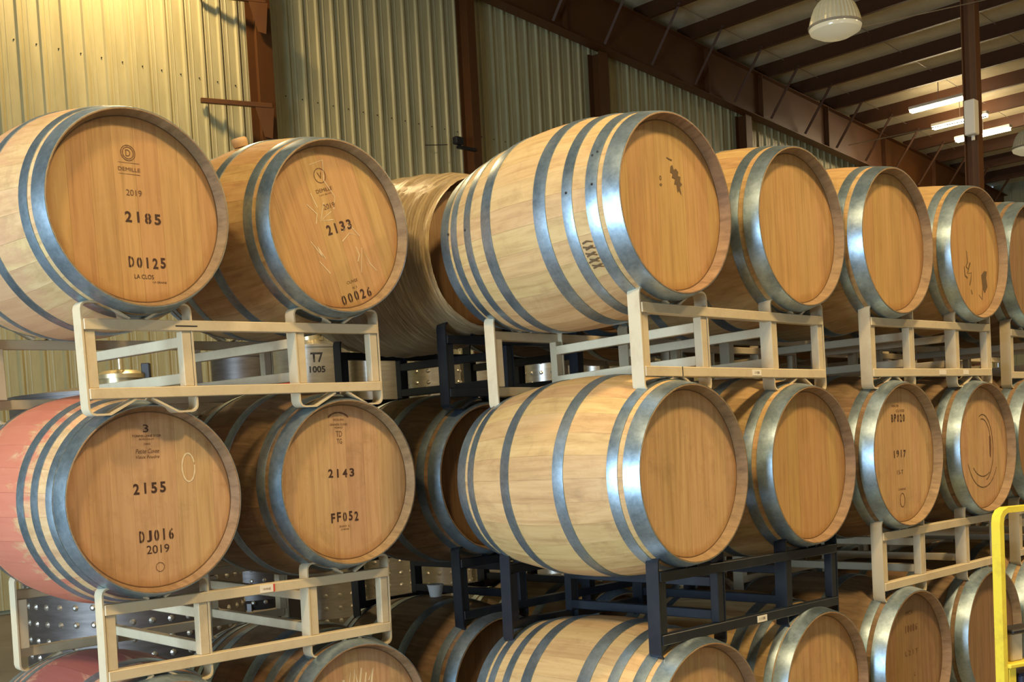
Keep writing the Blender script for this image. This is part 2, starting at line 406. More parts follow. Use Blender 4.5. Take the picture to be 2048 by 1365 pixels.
# interior column with its electrical box
colm = post('trim_8', 12.86, 12.98, 5.42, 5.58, ROOF_Z(13.2) - RD)
# steel stub brackets on the first wall post
for z, L in ((7.42, 0.72), (6.10, 0.78)):
    t = thing('steel_bracket', 'rusty steel arm on the leftmost wall post, ' + ('cut by the top edge' if z > 7 else 'lower of the two'),
              'bracket', BR @ Matrix.Translation((8.36, 12.70, z)) @ Matrix.Rotation(math.radians(-19), 4, 'Z'), 'steel brackets on the left wall post')
    link('arm', box_me('arm', -L, 0.12, -0.05, 0.0, -0.03, 0.03, bev=0.004), M['steel_red'], t)
    bm = bmesh.new()
    for y in (-0.045, -0.03):
        pass
    vs = [bm.verts.new(p) for p in ((-0.10, -0.045, -0.03), (0.14, -0.045, -0.03), (0.10, -0.045, -0.42), (0.0, -0.045, -0.40), (-0.10, -0.03, -0.03), (0.14, -0.03, -0.03), (0.10, -0.03, -0.42), (0.0, -0.03, -0.40))]
    for f in ((0, 1, 2, 3), (7, 6, 5, 4), (0, 4, 5, 1), (1, 5, 6, 2), (2, 6, 7, 3), (3, 7, 4, 0)): bm.faces.new([vs[i] for i in f])
    link('gusset', mesh_of(bm, 'gusset'), M['steel_red'], t)

# ------------------------------------------------------------ barrels
BL, RB, RH = 0.420, 0.35, 0.29
def rad(y): return RB - (RB - RH) * (abs(y) / BL) ** 1.9
NS = 28
def stave_mesh():
    bm = bmesh.new(); da = 2 * PI / NS; g = 0.0007
    ys = [-BL + 2 * BL * i / 14 for i in range(15)]; ys[1:1] = [-BL + 0.014, -BL + 0.036]; ys[-1:-1] = [BL - 0.036, BL - 0.014]; rows = []
    for y in ys:
        r = rad(y); row = []
        th = 0.027
        end = abs(abs(y) - BL) < 1e-6
        for a in (-da / 2 + g, 0.0, da / 2 - g): row.append(bm.verts.new((r * math.sin(a), y, r * math.cos(a))))
        e = BL - abs(y); ri = r - (0.0022 if end else 0.006 if e < 0.015 else 0.012 if e < 0.037 else th)
        for a in (da / 2 - g, -da / 2 + g): row.append(bm.verts.new((ri * math.sin(a), y, ri * math.cos(a))))
        rows.append(row)
    for A, B in zip(rows, rows[1:]):
        for k in range(5): bm.faces.new((A[k], A[(k + 1) % 5], B[(k + 1) % 5], B[k]))
    bm.faces.new(rows[0]); bm.faces.new(rows[-1])
    return mesh_of(bm, 'stave', 0.25)
ME_STAVE = stave_mesh()
def hoop_mesh(y0, y1):
    """y measured from the front end (0) backwards; y0<y1"""
    ya, yb = -BL + y0, -BL + y1; t = 0.0028; prof = []
    ys = [ya + (yb - ya) * i / 4 for i in range(5)]
    out = [(rad(y) + t, y) for y in ys]
    out[0] = (out[0][0] - 0.0006, out[0][1]); out[-1] = (out[-1][0] - 0.0006, out[-1][1])
    inn = [(rad(y) - 0.0008, y) for y in reversed(ys)]
    bm = bmesh.new(); seg = 84; rings = []
    for r, y in out + inn:
        rings.append([bm.verts.new((r * math.cos(2 * PI * k / seg), y, r * math.sin(2 * PI * k / seg))) for k in range(seg)])
    for i in range(len(rings)):
        A, B = rings[i], rings[(i + 1) % len(rings)]
        for k in range(seg): bm.faces.new((A[k], A[(k + 1) % seg], B[(k + 1) % seg], B[k]))
    return mesh_of(bm, 'hoop', 0.5)
def mirror(l): return l + [(2 * BL - b, 2 * BL - a) for a, b in reversed(l)]
ME_CHIME = lathe_me('chime', [(RH - 0.0042, -BL - 0.0004), (RH - 0.0075, -BL + 0.014), (0.2752, -BL + 0.036), (0.283, -BL + 0.036), (RH - 0.0030, -BL + 0.014), (RH - 0.0008, -BL - 0.0004)], 84, smooth=0.3, closed=True)
for v in ME_CHIME.vertices: v.co = Vector((v.co.x, v.co.z, v.co.y))
HOOPS = {k: [hoop_mesh(a, b) for a, b in mirror(v)] for k, v in {
    'six': [(0.0005, 0.056), (0.075, 0.112), (0.275, 0.318)],
    'eight': [(0.0005, 0.058), (0.076, 0.116), (0.165, 0.203), (0.268, 0.318)],
    'eight_close': [(0.0005, 0.054), (0.058, 0.088), (0.128, 0.162), (0.202, 0.240)]}.items()}
HR = 0.2765; HY = -BL + 0.036
edges = [-HR, -0.205, -0.135, -0.062, 0.008, 0.085, 0.150, 0.212, HR]
ME_BOARD = []
for i in range(8):
    bm = bmesh.new(); g = 0.00022; x0, x1 = edges[i] + g, edges[i + 1] - g
    xs = [x0 + (x1 - x0) * k / 6 for k in range(7)]
    top = [(x, math.sqrt(max(HR * HR - x * x, 0))) for x in xs]; loop = top + [(x, -z) for x, z in reversed(top)]
    ded = []
    for p in loop:
        if not ded or math.hypot(p[0] - ded[-1][0], p[1] - ded[-1][1]) > 1e-4: ded.append(p)
    if math.hypot(ded[0][0] - ded[-1][0], ded[0][1] - ded[-1][1]) < 1e-4: ded.pop()
    F = [bm.verts.new((x, HY, z)) for x, z in ded]; Bk = [bm.verts.new((x, HY + 0.02, z)) for x, z in ded]
    bm.faces.new(F); bm.faces.new(list(reversed(Bk)))
    for k in range(len(ded)): bm.faces.new((F[k], F[(k + 1) % len(ded)], Bk[(k + 1) % len(ded)], Bk[k]))
    ME_BOARD.append(mesh_of(bm, 'head_board'))
ME_BUNG = lathe_me('bung', [(0, 0.352), (0.026, 0.352), (0.029, 0.366), (0.029, 0.378), (0.024, 0.384), (0, 0.384)], 16)
ME_BUNG_W = lathe_me('bung', [(0, 0.345), (0.024, 0.345), (0.034, 0.395), (0.037, 0.4), (0.034, 0.402), (0.02, 0.398), (0, 0.39)], 20)

def text_me(s, h, w=None, bold=0.0, shear=0.0):
    c = bpy.data.curves.new('t', 'FONT'); c.body = s; c.align_x = 'CENTER'; c.align_y = 'CENTER'
    c.size = 1.0; c.offset = bold; c.shear = shear; c.extrude = 0.0; c.resolution_u = 3
    o = bpy.data.objects.new('t', c); COL.objects.link(o); bpy.context.view_layer.update()
    me = bpy.data.meshes.new_from_object(o); bpy.data.objects.remove(o); bpy.data.curves.remove(c)
    xs = [v.co.x for v in me.vertices]; ys = [v.co.y for v in me.vertices]
    if not xs: return me
    sy = h / (max(ys) - min(ys)); sx = (w / (max(xs) - min(xs))) if w else sy
    cx, cy = (max(xs) + min(xs)) / 2, (max(ys) + min(ys)) / 2
    for v in me.vertices: v.co = Vector(((v.co.x - cx) * sx, 0, (v.co.y - cy) * sy))
    me.materials.clear()
    return me
def stencil_me(s, h, w):
    """widely spaced stencil characters, each cut by a stencil bridge, set a little unevenly"""
    bm = bmesh.new(); n = len(s); rnd = random.Random(s)
    pitch = w / (n - 0.35); cw = pitch * 0.66
    for i, ch in enumerate(s):
        me = text_me(ch, h, cw * (0.32 if ch in '1I' else 1.0), bold=0.03)
        dz = rnd.uniform(-1, 1) * h * 0.05; dx = -w / 2 + cw / 2 + i * pitch
        for v in me.vertices: v.co.x += dx; v.co.z += dz
        if ch in '08DBGOC69':
            b2 = bmesh.new(); b2.from_mesh(me)
            for x in (dx - cw * .07, dx + cw * .07):
                bmesh.ops.bisect_plane(b2, geom=b2.verts[:] + b2.edges[:] + b2.faces[:], plane_co=(x, 0, 0), plane_no=(1, 0, 0))
            kill = [f for f in b2.faces if abs(f.calc_center_median().x - dx) < cw * .07]
            bmesh.ops.delete(b2, geom=kill, context='FACES'); b2.to_mesh(me); b2.free()
        bm.from_mesh(me); bpy.data.meshes.remove(me)
    # flatten to outline faces and cut the bridges
    for zc in (0.0,):
        pass
    me = bpy.data.meshes.new('stencil'); bm.to_mesh(me); bm.free(); return me
def line_me(name, strokes, wd):
    bm = bmesh.new()
    for st in strokes:
        prev = None
        for i, (x, z) in enumerate(st):
            a = st[max(i - 1, 0)]; c = st[min(i + 1, len(st) - 1)]
            dx, dz = c[0] - a[0], c[1] - a[1]; l = math.hypot(dx, dz) or 1
            k = wd / 2 * (0.6 + 0.4 * math.sin(i * 2.1) ** 2)
            cur = (bm.verts.new((x - dz / l * k, 0, z + dx / l * k)), bm.verts.new((x + dz / l * k, 0, z - dx / l * k)))
            if prev: bm.faces.new((prev[0], cur[0], cur[1], prev[1]))
            prev = cur
    return mesh_of(bm, name)
def ell(cx, cz, rx, rz, a0=0, a1=360, n=28):
    return [(cx + rx * math.cos(math.radians(a0 + (a1 - a0) * i / n)), cz + rz * math.sin(math.radians(a0 + (a1 - a0) * i / n))) for i in range(n + 1)]
def blob_me(pts):
    bm = bmesh.new(); bm.faces.new([bm.verts.new((x, 0, z)) for x, z in pts]); return mesh_of(bm, 'mark')

# ------------------------------------------------------------ racks
RW, RA, RDp, HS, Z1, T, Z2 = 1.1035, 0.3606, 0.6787, 0.3312, 0.0454, 0.0327, 0.2818
def strap_pts(x0, sgn):
    p = [(0.150, Z2 + 0.002), (0.074, HS - 0.004)]
    p += [(0.066, HS), (0.020, HS), (0.010, HS - 0.003), (0.003, HS - 0.010), (0, HS - 0.02)]
    p += [(0, 0.02), (0.003, 0.010), (0.010, 0.003), (0.020, 0), (0.066, 0), (0.074, 0.004), (0.150, Z1 - 0.002)]
    return [(x0 + sgn * (x + 0.003), z) for x, z in p]
RACK_ME = []
for y0, y1, ry0, ry1 in ((0.0, 0.05, -0.004, 0.030), (RDp, RDp + 0.05, RDp + 0.020, RDp + 0.054)):
    for x0, s in ((0, 1), (RA, -1), (RW - RA, 1), (RW, -1)):
        RACK_ME.append(('cradle_strap', strip_me('strap', strap_pts(x0, s), 0.006, y0, y1)))
    for z in (Z1, Z2 - T): RACK_ME.append(('rail', box_me('rail', 0.007, RW - 0.007, ry0, ry1, z, z + T, bev=0.002)))
    py0 = y0 + 0.002
    for x in (0.008, RA - T - 0.007, RW - RA + 0.007, RW - T - 0.008): RACK_ME.append(('post', box_me('post', x, x + T, py0, py0 + T, Z1 + T, Z2 - T, bev=0.002)))
for x in (RA - T - 0.007, RW - RA + 0.007):
    for z in (0.087, 0.200): RACK_ME.append(('depth_tube', box_me('depth_tube', x + 0.001, x + T - 0.001, 0.034, RDp + 0.004, z, z + T, bev=0.002)))
def rack_matrix(p):
    x, y, z, a, tx, ty = p
    R3 = Matrix.Rotation(a, 4, 'Z') @ Matrix.Rotation(ty, 4, 'Y') @ Matrix.Rotation(tx, 4, 'X')
    return Matrix.Translation((x, y, z + HC)) @ R3
def rack(p, colour, label):
    t = thing('barrel_rack', label, 'rack', rack_matrix(p), 'two-barrel steel racks')
    for nm, me in RACK_ME: link(nm, me, M[colour], t)
    return t

def barrel(p, side, off, label, stave='stave_warm', head='head_gold', hoops='six', roll=0.0, hoopmat='hoop', marks=(), bung=None, name='oak_barrel', cat='barrel', film=False, group='oak wine barrels lying in the racks'):
    ox, oy, oz = off
    cx = (RA / 2 if side == 0 else RW - RA / 2) + ox
    c = Vector((cx, -0.0673 + oy + BL, HS + oz + 0.21))
    m = rack_matrix(p) @ Matrix.Translation(c - Vector((0, 0, RB)))
    t = thing(name, label, cat, m, group)
    up = (0, 0, RB); R0 = math.radians(roll)
    spin = random.Random(label).uniform(0, 2 * PI / NS)
    for k in range(NS): link('stave', ME_STAVE, M[stave], t, up, (0, 2 * PI * k / NS + spin, 0))
    for me in HOOPS[hoops]: link('hoop', me, M[hoopmat], t, up)
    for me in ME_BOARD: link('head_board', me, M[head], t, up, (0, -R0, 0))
    link('chime', ME_CHIME, M['chime'], t, up)
    bk = bmesh.new()
    for me in ME_BOARD: bk.from_mesh(me)
    for v in bk.verts: v.co = Vector((-v.co.x, -v.co.y, v.co.z))
    global ME_BACK
    if ME_BACK is None: ME_BACK = mesh_of(bk, 'back_head')
    else: bk.free()
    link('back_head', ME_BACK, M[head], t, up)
    if bung == 'wood': link('bung', ME_BUNG, M['bung'], t, up, (0, -R0, 0))
    if bung == 'white': o = link('bung', ME_BUNG_W, M['silicone'], t, up); o['label'] = 'white silicone bung'
    flat = [q for e in marks for q in (e if isinstance(e, list) else [e])]
    for nm, me, x, z, mt in flat:
        q = Matrix.Rotation(-R0, 4, 'Y') @ Vector((x, HY - 0.0008, z))
        link(nm, me, M[mt], t, (q.x, q.y, q.z + RB), (0, -R0, 0))
    if film:
        prof = []
        rn = random.Random(3); bm = bmesh.new(); rings = []; seg = 96
        ys = [-BL + 0.0] + [-BL + 2 * BL * i / 60 for i in range(0, 61)]
        for i, y in enumerate(ys):
            base = rad(y) + 0.006 if i else rad(y) - 0.006
            ring = []
            for k in range(seg):
                a = 2 * PI * k / seg
                w = 0.0035 * math.sin(a * 2 + y * 46) + 0.002 * math.sin(a * 7 - y * 60) + 0.0012 * rn.uniform(-1, 1)
                r = base + max(w, -0.003) + (0.002 * rn.uniform(0, 1) if i > 1 else 0)
                ring.append(bm.verts.new((r * math.cos(a), y - (0.006 if i < 2 else 0) * (1 - i), r * math.sin(a))))
            rings.append(ring)
        for A, B in zip(rings, rings[1:]):
            for k in range(seg): bm.faces.new((A[k], A[(k + 1) % seg], B[(k + 1) % seg], B[k]))
        o = link('stretch_film', mesh_of(bm, 'film', 1.2), M['film'], t, up); o['label'] = 'crinkled clear stretch film wound around the barrel'
    return t
ME_BACK = None

def tx(s, h, w, x, z, ink='ink', nm='lettering', **k): return (nm, text_me(s, h, w, **k), x, z, ink)
def st(s, h, w, x, z, ink='ink'): return ('stencil_code', stencil_me(s, h, w), x, z, ink)
def ln(strokes, wd, ink, nm='mark', x=0, z=0): return [(nm, line_me(nm, [q], wd), x, z, ink) for q in strokes]
mk_a0 = [ln([ell(0, 0, .0225, .0225), ell(0, 0, .017, .017)], .0028, 'ink_soft', 'brand_emblem', -.012, .166), tx('D', .02, .015, -.012, .166, 'ink_soft'),
         tx('DEMILLE', .011, .07, -.012, .118, 'ink_soft'), ln([[(-.034, 0), (.034, 0)]], .0015, 'ink_soft', 'underline', -.012, .137),
         ln([[(-.034, 0), (.034, 0)]], .0015, 'ink_soft', 'underline', -.012, .104),
         tx('2019', .018, .05, -.003, .05, 'ink_soft'), st('2185', .032, .115, .02, -.022), st('D0125', .032, .12, .022, -.155),
         tx('LA CLOS', .013, .062, .008, -.197), tx('LA GRAINE', .006, .045, .058, -.212)]
mk_a1 = [ln([ell(0, 0, .024, .024)], .003, 'ink_soft', 'brand_emblem', .0, .178), tx('V', .022, .018, .0, .178, 'ink_soft'),
         tx('DEMILLE', .012, .07, .0, .13, 'ink_soft'), tx('LES BOIS', .004, .05, .0, .115, 'ink_soft'), tx('2019', .018, .05, .0, .075, 'ink_soft'),
         st('2133', .034, .11, .015, -.002), tx('CUVEE', .010, .05, .0, -.188, 'ink_soft'), tx('N 3', .008, .02, .003, -.21, 'ink_soft'), st('00026', .034, .135, .0, -.24),
         ln([[(-.03, .22), (.03, .225), (.01, .16), (.035, .10), (.015, .06)], [(-.09, .10), (-.06, .06), (-.075, .03)], [(-.06, .13), (-.05, .08)],
             [(-.05, .04), (-.02, .09), (0, .055), (-.055, .035), (.0, .028)], [(.02, -.02), (.06, .0), (.09, -.05), (.05, -.03), (.01, -.05)],
             [(-.12, -.02), (-.09, -.08), (-.1, -.04), (-.08, -.09)], [(-.11, -.09), (-.08, -.14)], [(.05, -.17), (.085, -.09), (.10, -.15), (.12, -.18)],
             [(.06, -.08), (.065, -.11), (.05, -.13)]], .0035, 'chalk', 'chalk_scribble')]
mk_a2 = [tx('3', .024, .018, -.01, .222), tx('TONNELLERIE D OR', .007, .095, -.008, .199), tx('BORDEAUX', .006, .05, -.008, .189, 'ink_soft'), tx('CHENE', .006, .022, -.008, .174, 'ink_soft'),
         tx('Petite Cuvee', .014, .078, -.008, .152, 'ink_soft', shear=.3), tx('Vieux Foudre', .010, .078, -.008, .134, 'ink_soft', shear=.3),
         st('2155', .034, .108, -.008, .037), st('DJ016', .036, .115, .006, -.112), tx('2019', .026, .076, .008, -.155), ln([ell(0, 0, .014, .014)], .0022, 'ink_soft', 'brand_emblem', .012, -.212),
         ln([ell(0, 0, .022, .045, 20, 370)], .006, 'chalk', 'chalk_oval', .128, .095),
         ]
mk_a3 = [ln([ell(0, -.01, .05, .035, 30, 150, 12)], .007, 'ink_soft', 'brand_emblem', -.02, .222), tx('SEGUIN', .007, .045, -.02, .222, 'ink_soft'), tx('GRANDE CUVEE', .007, .075, -.02, .205, 'ink_soft'),
         tx('FRANCE', .006, .035, -.02, .194, 'ink_soft'), tx('TD', .02, .026, -.02, .172, 'ink_soft'), tx('TG', .018, .022, -.02, .146, 'ink_soft'),
         st('2143', .030, .112, -.018, .033), st('FF052', .034, .118, -.012, -.122), tx('300 L', .007, .05, -.014, -.155, 'ink_soft'), tx('CHENE', .006, .035, -.014, -.166, 'ink_soft')]
mk_c0 = [tx('MERCIER', .009, .06, -.04, .20, 'ink_soft'), tx('CUVEE', .010, .07, .0, .18, 'ink_soft'), st('BP020', .032, .11, -.02, .15), st('1917', .03, .105, -.02, .005), tx('15-T', .017, .05, -.02, -.07, 'ink_soft'),
         tx('CHENE', .008, .06, -.01, -.14, 'ink_soft'), ln([ell(0, 0, .02, .028)], .004, 'ink_soft', 'brand_emblem', -.01, -.185)]
mk_c2 = [tx('MCV', .016, .06, -.01, .20, 'ink_soft'), st('10086', .03, .105, .0, .135, 'ink_soft'), tx('L 2 1 T', .02, .11, .0, .035, 'ink_soft'), tx('C', .014, .012, .02, -.06, 'ink')]
mk_b0 = [('dark_mark', blob_me([(-.028, .045), (-.018, .05), (-.012, .035), (.0, .04), (.012, .03), (.008, .018), (.022, .016), (.018, .0), (.028, -.008), (.016, -.018), (.022, -.045), (.01, -.03), (.002, -.038), (-.002, -.012), (-.014, -.012), (-.008, .006), (-.024, .008), (-.02, .022), (-.032, .024)]), .045, .085, 'stain'),
         ln([[(-.012, .006), (.0, .002), (.016, .0)]], .005, 'stain', 'dark_mark', .01, .15), ln([ell(0, 0, .004, .006), ell(.0, -.022, .005, .003)], .003, 'stain', 'dark_mark', -.04, .085)]
mk_c1 = [ln([[(-.06, .05), (-.055, .0), (-.07, -.02), (-.05, -.03), (-.03, .0), (-.06, -.05), (-.02, -.045), (-.03, -.08), (-.04, -.1)], [(-.09, -.02), (-.085, -.06), (-.06, -.07)], [(-.03, -.12), (-.02, -.14)]], .008, 'stain', 'dark_mark', 0, -.04),
         ('dark_mark', blob_me([(-.03, .03), (.0, .05), (.03, .05), (.02, .02), (.03, -.02), (.0, -.05), (-.02, -.03)]), .11, -.12, 'stain'), ln([[(.05, -.18), (.08, -.2), (.09, -.15)]], .006, 'stain', 'dark_mark', 0, 0)]
mk_c3 = [ln([ell(0, 0, .10, .15, -80, 110), ell(-.005, .0, .085, .13, 10, 100)], .006, 'stain', 'dark_ring', .02, .0), ln([ell(0, 0, .16, .17, 200, 330), ell(0, 0, .13, .12, 220, 300)], .005, 'stain', 'dark_ring', .01, -.01),
         ('dark_mark', blob_me([(-.008, .05), (.006, .05), (.012, 0), (.004, -.05), (-.008, -.04)]), .09, .0, 'ink_soft')]
mk_a5 = [ln([[(-.02, .1), (-.01, .16), (.0, .1), (.01, .17), (.02, .11)], [(.04, .17), (.03, .12), (.05, .1), (.06, .15)], [(-.05, .08), (-.04, .14)], [(.07, .12), (.09, .16), (.08, .1)]], .011, 'chalk', 'chalk_scribble', -.02, .03)]

P = {'A1': (-1.220, 3.360, 0.160, 0.787, 0.015, -0.022), 'A2': (-1.257, 3.446, -0.695, 0.774, 0.013, 0.005),
     'B1': (0.446, 3.656, 0.159, 0.767, -0.022, 0.002), 'B2': (0.454, 3.616, -0.704, 0.772, -0.004, 0.013),
     'C1': (1.463, 4.563, 0.159, 0.760, -0.006, -0.009), 'C2': (1.478, 4.558, -0.703, 0.760, -0.006, -0.002),
     'X1': (-0.216, 4.391, 0.160, 0.770, 0.003, -0.006), 'X2': (-0.211, 4.450, -0.710, 0.765, -0.008, -0.006)}
def shift(k, du, dn, yaw=0.77):
    p = P[k]; c, s = math.cos(yaw), math.sin(yaw)
    return (p[0] + du * c - dn * s, p[1] + du * s + dn * c, p[2], yaw, 0, 0)
P['D1'] = shift('C1', 1.37, 0.01); P['D2'] = shift('C2', 1.37, 0.01)
P['Y1'] = shift('X1', 1.40, 0.02); P['Y2'] = shift('X2', 1.41, 0.0)
P['Z1'] = shift('X1', 2.80, 0.03); P['Z2'] = shift('X2', 2.82, 0.02)
P['V1'] = shift('X1', 4.21, 0.02); P['V2'] = shift('X2', 4.22, 0.03)
for s in 'ABCDXYZV':
    q = P[s + '2']; P[s + '3'] = (q[0], q[1], -1.56, 0.77, 0, 0)
SN = {'A': 'leftmost stack', 'B': 'middle front stack', 'C': 'third front stack', 'D': 'front stack at the right edge',
      'X': 'rear stack with the film-wrapped barrel', 'Y': 'rear stack behind the third front stack', 'Z': 'rear stack behind the right-edge stack', 'V': 'farthest rear stack'}
LV = {'1': 'upper', '2': 'middle', '3': 'bottom'}
RC = {'X1': 'rack_black', 'X2': 'rack_black', 'B2': 'rack_black'}
for k in P:
    cname = 'black' if k in RC else 'cream'
    rk = rack(P[k], RC.get(k, 'rack'), f"{cname} steel barrel rack, {LV[k[1]]} one in the {SN[k[0]]}")
    if k == 'B1':
        link('tag_sticker', box_me('sticker', .60, .655, -.0052, -.004, Z1 + .006, Z1 + .027), M['sticker'], rk)['label'] = 'small paper number sticker'
        link('sticker_text', text_me('1108', .009, .028), M['ink'], rk, (.6275, -.0056, Z1 + .0165))
        link('pen_mark', box_me('pen', .195, .199, -.0046, -.004, Z1, Z1 + T), M['black'], rk)
    if k == 'B2':
        link('tag_sticker', box_me('sticker', .54, .60, -.0052, -.004, Z1 + .004, Z1 + .027), M['sticker'], rk)['label'] = 'small white number sticker'
        link('sticker_text', text_me('1108', .010, .035), M['ink'], rk, (.57, -.0056, Z1 + .016))
    if k == 'A2':
        link('tag_sticker', box_me('sticker', .55, .60, -.0052, -.004, Z2 - T + .004, Z2 - .003), M['sticker'], rk)['label'] = 'worn paper sticker with a red edge'
        link('sticker_edge', box_me('sticker', .60, .607, -.0052, -.004, Z2 - T + .004, Z2 - .003), M['sticker_red'], rk)
        link('sticker_text', text_me('WINE', .008, .03), M['ink_soft'], rk, (.575, -.0056, Z2 - .017))
    if k == 'C1':
        link('tag_sticker', box_me('sticker', .57, .63, -.0052, -.004, Z1 + .006, Z1 + .027), M['sticker'], rk)
        link('tag_sticker', box_me('sticker', .80, .85, -.0052, -.004, Z1 + .006, Z1 + .027), M['sticker'], rk)
    if k == 'A1':
        link('rail_notch', box_me('notch', .30, .375, -.0046, -.004, Z2 - .020, Z2 - .016), M['black'], rk)

O = {'A10': (.010, .008, .063), 'A11': (-.005, -.003, .064), 'A20': (-.002, .02, .052), 'A21': (-.016, .004, .067),
     'B10': (-.021, .011, .057), 'B11': (-.013, .011, .055), 'B20': (-.019, .019, .049), 'B21': (-.019, .026, .05),
     'C10': (-.010, .016, .044), 'C11': (-.012, .015, .048), 'C20': (-.008, .022, .047), 'C21': (-.009, .022, .046)}
B = lambda k, label, **kw: barrel(P[k[:2]], int(k[2]), O.get(k, (-.006, .012, .055)), label, **kw)
B('A10', 'large oak barrel stencilled 2185 and D0125, top left of the picture', stave='stave_pink', head='head_gold', marks=mk_a0)
B('A11', 'oak barrel with tilted stencil 00026, chalk scribbles and a bung on top', stave='stave_warm', head='head_gold', roll=17, marks=mk_a1, bung='wood')
B('A20', 'red wine-stained oak barrel stencilled 2155 and DJ016, 2019', stave='stave_wine', head='head_tan', hoops='eight_close', marks=mk_a2)
B('A21', 'oak barrel stencilled 2143 and FF052, below the barrel 00026', stave='stave_aged', head='head_tan', marks=mk_a3)
B('A30', 'dark red wine-stained barrel at the bottom left corner', stave='stave_dark_wine', head='head_tan', hoops='eight_close')
B('A31', 'oak barrel with white chalk writing at the bottom, under the barrel FF052', stave='stave_aged', head='head_tan', marks=mk_a5, hoops='eight')
tb = B('B10', 'pale eight-hooped oak barrel, top row, with a dark smudge on its head', stave='stave_pale', head='head_gold', hoops='eight', marks=mk_b0)
B('B11', 'plain-headed oak barrel, top row, just right of the barrel with the dark mark', stave='stave_warm', head='head_gold')
B('B20', 'pale oak barrel seen broadside in the middle row, plain head, above the black rack', stave='stave_pale', head='head_tan')
B('B21', 'plain-headed oak barrel, middle row, above the right end of the black rack', stave='stave_warm', head='head_gold')
B('B30', 'pale oak barrel with eight hoops at the bottom, below the black rack', stave='stave_pale', head='head_tan', hoops='eight')
B('B31', 'oak barrel at the bottom right of the black rack, plain head', stave='stave_warm', head='head_tan', hoops='eight_close')
B('C10', 'plain-headed oak barrel, top row, left one of the third front stack', stave='stave_warm', head='head_gold')
B('C11', 'oak barrel, top row, with dark scrawls low on its head', stave='stave_warm', head='head_gold', marks=mk_c1)
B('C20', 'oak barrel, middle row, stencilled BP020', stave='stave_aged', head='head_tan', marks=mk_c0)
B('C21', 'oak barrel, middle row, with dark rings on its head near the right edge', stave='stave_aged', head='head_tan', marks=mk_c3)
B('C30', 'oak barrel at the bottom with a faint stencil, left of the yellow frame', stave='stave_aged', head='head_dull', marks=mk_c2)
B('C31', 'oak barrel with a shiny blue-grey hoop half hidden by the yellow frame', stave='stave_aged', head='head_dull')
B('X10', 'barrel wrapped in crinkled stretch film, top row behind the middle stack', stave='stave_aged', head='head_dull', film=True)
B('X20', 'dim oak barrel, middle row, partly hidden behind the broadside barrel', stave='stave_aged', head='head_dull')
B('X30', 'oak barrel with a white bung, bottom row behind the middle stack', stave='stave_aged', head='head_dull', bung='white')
for s in 'DXYZV':
    for lv in '123':
        for sd in (0, 1):
            k = s + lv + str(sd)
            if s == 'X' and sd == 0: continue
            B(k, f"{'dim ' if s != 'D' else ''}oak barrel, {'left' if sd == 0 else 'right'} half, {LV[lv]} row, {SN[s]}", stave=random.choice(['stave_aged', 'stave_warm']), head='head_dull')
# rivets and ink on the pale top barrel's hoops
def on_barrel(name, y, ang, parent, me, material):
    """place a small piece on the bilge, y = distance from the front end, ang from the top towards the left"""
    yy = -BL + y; r = rad(yy) + 0.0032; a = math.radians(ang)
    return link(name, me, material, parent, (-r * math.sin(a), yy, RB + r * math.cos(a)), (0, -a, 0))
rv = lathe_me('rivet', [(0.0045, 0), (0.003, 0.0018), (0, 0.0022)], 8)
for y, a in ((0.09, 62), (0.092, 82), (0.185, 84), (0.105, 64), (0.665, 88), (0.78, 86)): on_barrel('rivet', y, a, tb, rv, M['black'])
bm = bmesh.new()
for i in range(7):
    x = i * 0.016; add_box(bm, -0.010 + 0.003 * (i % 3), 0.016 - 0.004 * (i % 2), -0.0005 + 0, 0.003, 0, 0.0008)
    bmesh.ops.translate(bm, vec=(0, 0, 0), verts=bm.verts)
bm.free()
for i in range(9):
    me = line_me('burnt_mark', [[(-.020, 0), (-.002, .005 * (-1) ** i), (.018, 0)]], .007)
    for v in me.vertices: v.co = Vector((v.co.z, v.co.x, 0.0))
    on_barrel('burnt_mark', 0.140 + 0.004 * math.sin(i * 2.3), 113 + i * 1.9, tb, me, M['stain'])

